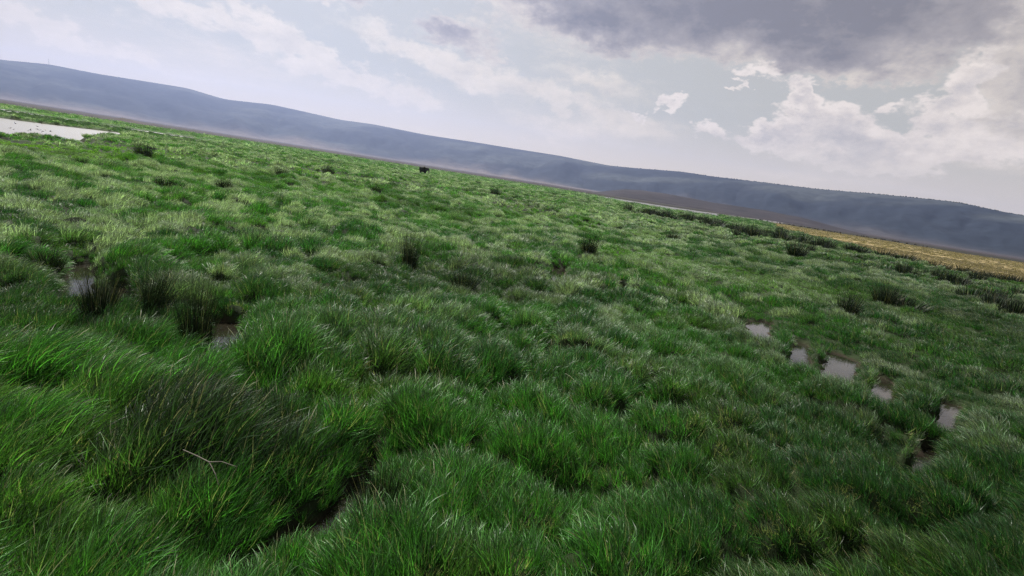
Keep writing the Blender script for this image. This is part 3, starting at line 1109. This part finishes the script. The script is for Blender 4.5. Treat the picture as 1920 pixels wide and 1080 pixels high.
for x, y in [(-41.0, 161.5), (-148.2, 345.9), (-145.0, 390.0), (-117.5, 361.6), (-2.3, 111.8), (8.5, 117.4), (-62, 240), (-90, 300), (30, 260), (60, 300), (-20, 210), (12, 230), (75, 250), (95, 240), (110, 225), (85, 215)]:
    reed(x, y, random.uniform(0.7, 1.2), random.uniform(0.5, 0.8), 'tiny dark tuft in the pale grass far out round the elephant', 'far dark tufts', True, name='rush_tuft')
for x, y in [(32.0, 93.9), (19.0, 64.7), (37.7, 78.8), (47, 84)]:
    reed(x, y, random.uniform(1.2, 2.0), random.uniform(0.6, 0.9), 'small dark reed tuft scattered in the grass before the reed row', 'tufts before the reed row', False, name='rush_tuft')


# ------------------------------------------------------------------ elephant
def skin_mesh(name, verts, edges, radii, root, subdiv=2):
    me = bpy.data.meshes.new(name)
    me.from_pydata(verts, edges, [])
    o = bpy.data.objects.new(name, me)
    col.objects.link(o)
    o.modifiers.new('skin', 'SKIN')
    sv = me.skin_vertices[0].data
    for i, rr in enumerate(radii):
        sv[i].radius = rr if isinstance(rr, tuple) else (rr, rr)
        sv[i].use_root = (i == root)
    s = o.modifiers.new('sub', 'SUBSURF')
    s.levels = subdiv
    s.render_levels = subdiv
    bpy.context.view_layer.update()
    dg = bpy.context.evaluated_depsgraph_get()
    res = bpy.data.meshes.new_from_object(o.evaluated_get(dg))
    bpy.data.objects.remove(o)
    bpy.data.meshes.remove(me)
    return res


def build_elephant(x, y):
    vs_ = [(-1.15, 0, 1.95), (-0.5, 0, 2.10), (0.25, 0, 2.05), (0.95, 0, 2.05), (1.45, 0, 2.25), (1.95, 0, 2.35),      # rump .. head
           (2.30, 0, 1.95), (2.52, 0, 1.35), (2.50, 0, 0.80), (2.36, 0, 0.45),                                          # trunk
           (-1.25, 0.42, 1.35), (-1.32, 0.44, 0.75), (-1.25, 0.44, 0.08),                                              # hind legs
           (-0.95, -0.42, 1.35), (-0.98, -0.44, 0.75), (-0.90, -0.44, 0.08),
           (0.95, 0.42, 1.35), (1.02, 0.44, 0.75), (1.0, 0.44, 0.08),                                                  # fore legs
           (0.65, -0.42, 1.35), (0.66, -0.44, 0.75), (0.64, -0.44, 0.08),
           (-1.75, 0, 1.85), (-1.95, 0, 1.2)]                                                                          # tail
    ed = [(0, 1), (1, 2), (2, 3), (3, 4), (4, 5), (5, 6), (6, 7), (7, 8), (8, 9), (0, 10), (10, 11), (11, 12), (0, 13), (13, 14), (14, 15),
          (3, 16), (16, 17), (17, 18), (3, 19), (19, 20), (20, 21), (0, 22), (22, 23)]
    ra = [0.92, 1.08, 1.12, 0.98, 0.66, 0.70, 0.34, 0.23, 0.17, 0.12, 0.42, 0.27, 0.30, 0.42, 0.27, 0.30, 0.36, 0.26, 0.30, 0.36, 0.26, 0.30, 0.09, 0.05]
    me = skin_mesh('elephant', vs_, ed, ra, 1)
    m, t, out = new_mat('elephant_hide')
    tcn = t.n.new('ShaderNodeTexCoord')
    n = t.noise(tcn.outputs['Object'], 3.0, 6, 0.7)
    p = principled(t, t.ramp(n, [(0.3, (0.020, 0.019, 0.018)), (0.7, (0.042, 0.039, 0.036))]), 0.85, 0.2)
    bump(t, p, t.noise(tcn.outputs['Object'], 14, 4, 0.6), 0.5, 0.05)
    t.l.new(p.outputs[0], out.inputs['Surface'])
    bm = bmesh.new()
    bm.from_mesh(me)
    # ears: thick curved flaps joined at the side of the head
    for s in (-1, 1):
        outline = [(1.72, 2.62), (1.45, 2.72), (1.08, 2.60), (0.88, 2.20), (0.98, 1.72), (1.25, 1.42), (1.50, 1.65), (1.66, 2.05)]
        a = [bm.verts.new((px, s * (0.50 + 0.16 * (1.7 - px)), pz)) for px, pz in outline]
        b = [bm.verts.new((px, s * (0.56 + 0.22 * (1.7 - px)), pz)) for px, pz in outline]
        bm.faces.new(a)
        bm.faces.new(b[::-1])
        for i in range(len(a)):
            k = (i + 1) % len(a)
            bm.faces.new((a[i], b[i], b[k], a[k]))
    bmesh.ops.recalc_face_normals(bm, faces=list(bm.faces))
    for f in bm.faces:
        f.smooth = True
    bm.to_mesh(me)
    bm.free()
    me.materials.clear()
    me.materials.append(m)
    root = bpy.data.objects.new('elephant', None)
    col.objects.link(root)
    root.location = (x, y, hz(x, y) - 0.35)
    root.rotation_euler = (0, 0, rad(6))
    root.scale = (1.12, 1.12, 1.2)
    body = bpy.data.objects.new('body', me)
    body.parent = root
    col.objects.link(body)
    ivory = simple_mat('ivory', (0.45, 0.40, 0.30), (0.55, 0.50, 0.40), 4.0, 0.4, 0.5)
    for s in (-1, 1):
        pts = [(2.12, s * 0.26, 1.85), (2.38, s * 0.34, 1.45), (2.66, s * 0.36, 1.22), (2.95, s * 0.32, 1.18)]
        V, F = [], []
        for i, q in enumerate(pts):
            rr = 0.075 * (1 - i / 3.4)
            for k in range(8):
                an = 2 * math.pi * k / 8
                V.append((q[0] + rr * math.cos(an) * 0.6, q[1] + rr * math.sin(an), q[2] + rr * math.cos(an) * 0.8))
        for i in range(3):
            for k in range(8):
                F.append((i * 8 + k, i * 8 + (k + 1) % 8, i * 8 + 8 + (k + 1) % 8, i * 8 + 8 + k))
        F.append(tuple(range(24, 32)))
        link_mesh('tusk', V, F, ivory, root, True)
    return tag(root, 'dark elephant walking to the right through the far marsh grass', 'elephant')


build_elephant(-51.1, 252.4)

# ------------------------------------------------------------------ birds over the pond
M_BIRD = simple_mat('dark_feathers', (0.012, 0.012, 0.014), (0.03, 0.028, 0.028), 6.0, 0.6, 0.3)


def bird_mesh(name, dihedral, sweep):
    bm = bmesh.new()
    rings = []
    prof = [(-0.46, 0.0, 0.02), (-0.36, 0.0, 0.05), (-0.2, 0, 0.10), (0.0, 0, 0.135), (0.18, 0.01, 0.11), (0.30, 0.05, 0.055), (0.40, 0.09, 0.05), (0.47, 0.10, 0.045), (0.53, 0.095, 0.016), (0.62, 0.085, 0.004)]
    for x_, z_, r_ in prof:
        rings.append([bm.verts.new((x_, r_ * math.cos(2 * math.pi * k / 8), z_ + 0.85 * r_ * math.sin(2 * math.pi * k / 8))) for k in range(8)])
    for a, b in zip(rings[:-1], rings[1:]):
        for k in range(8):
            bm.faces.new((a[k], a[(k + 1) % 8], b[(k + 1) % 8], b[k]))
    bm.faces.new(rings[0][::-1])
    bm.faces.new(rings[-1])
    # fan tail
    t0 = [bm.verts.new(v) for v in ((-0.40, -0.04, 0.012), (-0.40, 0.04, 0.012), (-0.66, 0.12, 0.0), (-0.66, -0.12, 0.0))]
    t1 = [bm.verts.new((v.co.x, v.co.y, v.co.z - 0.02)) for v in t0]
    bm.faces.new(t0)
    bm.faces.new(t1[::-1])
    for k in range(4):
        bm.faces.new((t0[k], t1[k], t1[(k + 1) % 4], t0[(k + 1) % 4]))
    for s in (-1, 1):
        secs = []
        for f, chord in ((0.0, 0.30), (0.3, 0.30), (0.6, 0.24), (0.85, 0.14), (1.0, 0.03)):
            yy = s * (0.07 + 0.72 * f * math.cos(dihedral))
            zz_ = 0.06 + 0.72 * f * math.sin(dihedral) - 0.10 * f * f
            xc = 0.10 - sweep * f * f
            secs.append([bm.verts.new((xc, yy, zz_ + 0.012)), bm.verts.new((xc - chord, yy, zz_)), bm.verts.new((xc - chord * 0.4, yy, zz_ - 0.015))])
        for a, b in zip(secs[:-1], secs[1:]):
            for k in range(3):
                bm.faces.new((a[k], a[(k + 1) % 3], b[(k + 1) % 3], b[k]))
        bm.faces.new(secs[-1])
        bm.faces.new(secs[0][::-1])
    bmesh.ops.recalc_face_normals(bm, faces=list(bm.faces))
    me = bpy.data.meshes.new(name)
    bm.to_mesh(me)
    bm.free()
    me.materials.append(M_BIRD)
    return me


B_UP = bird_mesh('bird_wings_up', 0.75, 0.12)
B_FLAT = bird_mesh('bird_wings_level', 0.12, 0.2)
B_DOWN = bird_mesh('bird_wings_down', -0.45, 0.1)
BIRDS = [
    (-76.5, 76.1, 1.0, B_FLAT, 95, 0.9, 'leftmost dark bird flying low over the pond'),
    (-75.9, 76.0, 0.9, B_FLAT, 80, 0.7, 'second dark bird from the left, close behind the leftmost, over the pond'),
    (-90.4, 90.9, 1.1, B_UP, 60, 0.9, 'dark bird with raised wings flying higher, above the leftmost pair'),
    (-75.5, 77.8, 0.9, B_FLAT, 100, 0.7, 'left bird of the close pair in the middle of the pond'),
    (-76.3, 79.0, 1.0, B_UP, 85, 0.9, 'right bird of the close pair in the middle of the pond'),
    (-89.4, 93.9, 1.1, B_FLAT, 95, 0.9, 'upper bird of the two stacked above each other over the pond'),
    (-81.7, 85.8, 1.0, B_DOWN, 70, 1.1, 'lower and largest bird of the two stacked above each other over the pond'),
    (-77.9, 82.4, 1.1, B_FLAT, 85, 0.75, 'left bird of the touching pair right of the stacked two'),
    (-78.3, 83.2, 0.9, B_DOWN, 65, 1.0, 'right bird of the touching pair right of the stacked two'),
    (-81.0, 86.5, 1.0, B_FLAT, 90, 0.6, 'small pale-looking bird between the touching pair and the last bird'),
    (-79.3, 85.6, 0.95, B_UP, 100, 0.85, 'last bird on the right of the low flying flock over the pond'),
    (-101.1, 107.1, 1.2, B_UP, 50, 0.75, 'faint high bird above the right end of the flock over the pond'),
]
for x, y, z, me, hd, s, lb in BIRDS:
    o = bpy.data.objects.new('bird', me)
    col.objects.link(o)
    o.location = (x, y, z)
    o.rotation_euler = (rad(random.uniform(-25, 25)), rad(random.uniform(-10, 10)), rad(hd - 90 + random.uniform(-20, 20)))
    o.scale = (s * 0.45,) * 3
    tag(o, lb, 'bird', 'birds over the pond')

# ------------------------------------------------------------------ forked dead stick
def stick():
    m = simple_mat('bleached_wood', (0.10, 0.09, 0.075), (0.17, 0.155, 0.13), 20.0, 0.8, 0.2, 0.3, 0.01)
    me = skin_mesh('dead_branch', [(-3.83, 5.83, 1.02), (-3.62, 5.78, 1.0), (-3.42, 5.72, 0.98), (-3.28, 5.62, 0.90), (-3.20, 5.56, 0.80), (-3.28, 5.74, 1.0), (-3.08, 5.73, 0.97)],
                   [(0, 1), (1, 2), (2, 3), (3, 4), (2, 5), (5, 6)], [0.006, 0.0075, 0.0075, 0.006, 0.004, 0.0055, 0.0035], 2, 1)
    me.materials.clear()
    me.materials.append(m)
    o = bpy.data.objects.new('dead_branch', me)
    col.objects.link(o)
    return tag(o, 'thin pale forked dead branch lying on the dark sedge in the foreground', 'branch')


stick()

# ------------------------------------------------------------------ far herd on the brown plain
M_HIDE = simple_mat('dark_hide', (0.02, 0.017, 0.015), (0.04, 0.034, 0.03), 3.0, 0.8, 0.2)


def beast_mesh():
    vs_ = [(-0.75, 0, 1.12), (-0.1, 0, 1.12), (0.55, 0, 1.2), (0.95, 0, 1.05), (1.25, 0, 0.75), (1.4, 0, 0.5),
           (-0.8, 0.2, 0.6), (-0.8, 0.2, 0.04), (-0.65, -0.2, 0.6), (-0.65, -0.2, 0.04),
           (0.6, 0.2, 0.6), (0.62, 0.2, 0.04), (0.45, -0.2, 0.6), (0.42, -0.2, 0.04), (-1.05, 0, 0.9), (-1.1, 0, 0.5)]
    ed = [(0, 1), (1, 2), (2, 3), (3, 4), (4, 5), (0, 6), (6, 7), (0, 8), (8, 9), (2, 10), (10, 11), (2, 12), (12, 13), (0, 14), (14, 15)]
    ra = [0.36, 0.42, 0.42, 0.26, 0.19, 0.10, 0.13, 0.07, 0.13, 0.07, 0.12, 0.07, 0.12, 0.07, 0.05, 0.04]
    me = skin_mesh('grazing_animal', vs_, ed, ra, 1, 1)
    me.materials.clear()
    me.materials.append(M_HIDE)
    return me


BEAST = beast_mesh()
hr = random.Random(8)
for k in range(46):
    t = (k + hr.random()) / 46
    ax, ay = 300 + 150 * t, 690 - 110 * t
    o = bpy.data.objects.new('grazing_animal', BEAST)
    col.objects.link(o)
    xx, yy = ax + hr.uniform(-14, 14), ay + hr.uniform(-35, 45)
    o.location = (xx, yy, max(hz(xx, yy), 0.0))
    o.rotation_euler = (0, 0, hr.uniform(0, 6.28))
    o.scale = (1.15, 1.15, 1.15)
    tag(o, 'tiny dark grazing animal of the far herd behind the yellow field', 'grazing animal', 'far herd behind the yellow field')


# ------------------------------------------------------------------ trees on the ridge and the mast
def ridge_forest():
    r = np.random.default_rng(61)
    me_list = []
    V, Q = [], []
    n = 2600
    for k in range(n):
        a = r.uniform(9, 60)
        if r.uniform() > np.interp(a, [9, 15, 20, 60], [0.15, 0.5, 1, 1]):
            continue
        d = float(ridge_dist(np.array(a)))
        e_ = float(np.interp(a, w_az, w_el))
        dd = d * (1 + r.uniform(-0.012, 0.006))
        z = d * math.tan(rad(e_)) + CAM_H - abs(r.normal(0, 8)) - 4
        x, y = dd * math.sin(rad(a)), dd * math.cos(rad(a))
        hgt, wd = r.uniform(3.5, 7.5), r.uniform(9, 16)
        b = len(V)
        for lv, (zz_, f) in enumerate(((-0.3, 0.3), (0.25, 0.9), (0.6, 1.0), (0.88, 0.65), (1.0, 0.15))):
            for q in range(6):
                an = 2 * math.pi * q / 6 + r.uniform(-0.3, 0.3)
                ff = f * wd * 0.5 * r.uniform(0.75, 1.25)
                V.append((x + ff * math.cos(an), y + ff * math.sin(an), z + hgt * zz_ * r.uniform(0.92, 1.08)))
        for lv in range(4):
            for q in range(6):
                Q.append((b + lv * 6 + q, b + lv * 6 + (q + 1) % 6, b + lv * 6 + 6 + (q + 1) % 6, b + lv * 6 + 6 + q))
    m = simple_mat('forest_leaves', (0.020, 0.030, 0.018), (0.04, 0.055, 0.03), 0.02, 0.95, 0.1)
    o = np_mesh('ridge_forest', np.array(V), np.array(Q), m)
    return tag(o, 'line of far trees along the crest of the blue hills on the right', 'trees', kind='stuff')


ridge_forest()


def mast():
    a = -42.78
    d = float(ridge_dist(np.array(a))) * 0.998
    z0 = d * math.tan(rad(float(np.interp(a, w_az, w_el)))) - 6
    m = simple_mat('mast_steel', (0.12, 0.12, 0.13), (0.2, 0.2, 0.21), 0.2, 0.6, 0.4)
    root = bpy.data.objects.new('radio_mast', None)
    col.objects.link(root)
    root.location = (d * math.sin(rad(a)), d * math.cos(rad(a)), z0)
    bm = bmesh.new()

    def bar(p, q, w):
        p, q = Vector(p), Vector(q)
        ax = (q - p).normalized()
        u = ax.orthogonal().normalized() * w
        v = ax.cross(u).normalized() * w
        c = [bm.verts.new(pt + s1 * u + s2 * v) for pt in (p, q) for s1, s2 in ((1, 1), (-1, 1), (-1, -1), (1, -1))]
        for k in range(4):
            bm.faces.new((c[k], c[(k + 1) % 4], c[4 + (k + 1) % 4], c[4 + k]))
        bm.faces.new(c[:4][::-1])
        bm.faces.new(c[4:])
    Ht = 75.0
    cor = [(1, 1), (-1, 1), (-1, -1), (1, -1)]
    for sx, sy in cor:
        bar((sx * 4, sy * 4, 0), (sx * 1.2, sy * 1.2, Ht), 0.35)
    for k in range(8):
        za, zb = Ht * k / 8, Ht * (k + 1) / 8
        wa, wb = 4 - 2.8 * k / 8, 4 - 2.8 * (k + 1) / 8
        for i in range(4):
            a0, a1 = cor[i], cor[(i + 1) % 4]
            bar((a0[0] * wa, a0[1] * wa, za), (a1[0] * wb, a1[1] * wb, zb), 0.18)
    me = bpy.data.meshes.new('lattice')
    bm.to_mesh(me)
    bm.free()
    me.materials.append(m)
    o = bpy.data.objects.new('lattice', me)
    o.parent = root
    col.objects.link(o)
    link_mesh('aerial', [(-0.6, -0.6, Ht), (0.6, -0.6, Ht), (0.6, 0.6, Ht), (-0.6, 0.6, Ht), (0, 0, Ht + 22)],
              [(0, 1, 4), (1, 2, 4), (2, 3, 4), (3, 0, 4), (3, 2, 1, 0)], m, root)
    return tag(root, 'faint radio mast on the hill crest at the far left', 'mast')


mast()

# ------------------------------------------------------------------ haze: the air between here and the hills
def haze():
    X0, X1, Y0, Y1, Z0, Z1 = -10500, 10500, -7500, 9800, -4.0, 900.0
    V = [(x, y, z) for z in (Z0, Z1) for x, y in ((X0, Y0), (X1, Y0), (X1, Y1), (X0, Y1))]
    F = [(3, 2, 1, 0), (4, 5, 6, 7), (0, 1, 5, 4), (1, 2, 6, 5), (2, 3, 7, 6), (3, 0, 4, 7)]
    m, t, out = new_mat('haze_air')
    p = t.n.new('ShaderNodeVolumePrincipled')
    p.inputs['Color'].default_value = (0.43, 0.56, 1.0, 1)
    p.inputs['Density'].default_value = 4.9e-5
    p.inputs['Anisotropy'].default_value = 0.68
    t.l.new(p.outputs[0], out.inputs['Volume'])
    m.cycles.homogeneous_volume = True
    o = link_mesh('haze', V, F, m)
    o.display_type = 'WIRE'
    return tag(o, 'pale haze over the plain that fades the far hills to blue', 'haze', kind='stuff')


haze()
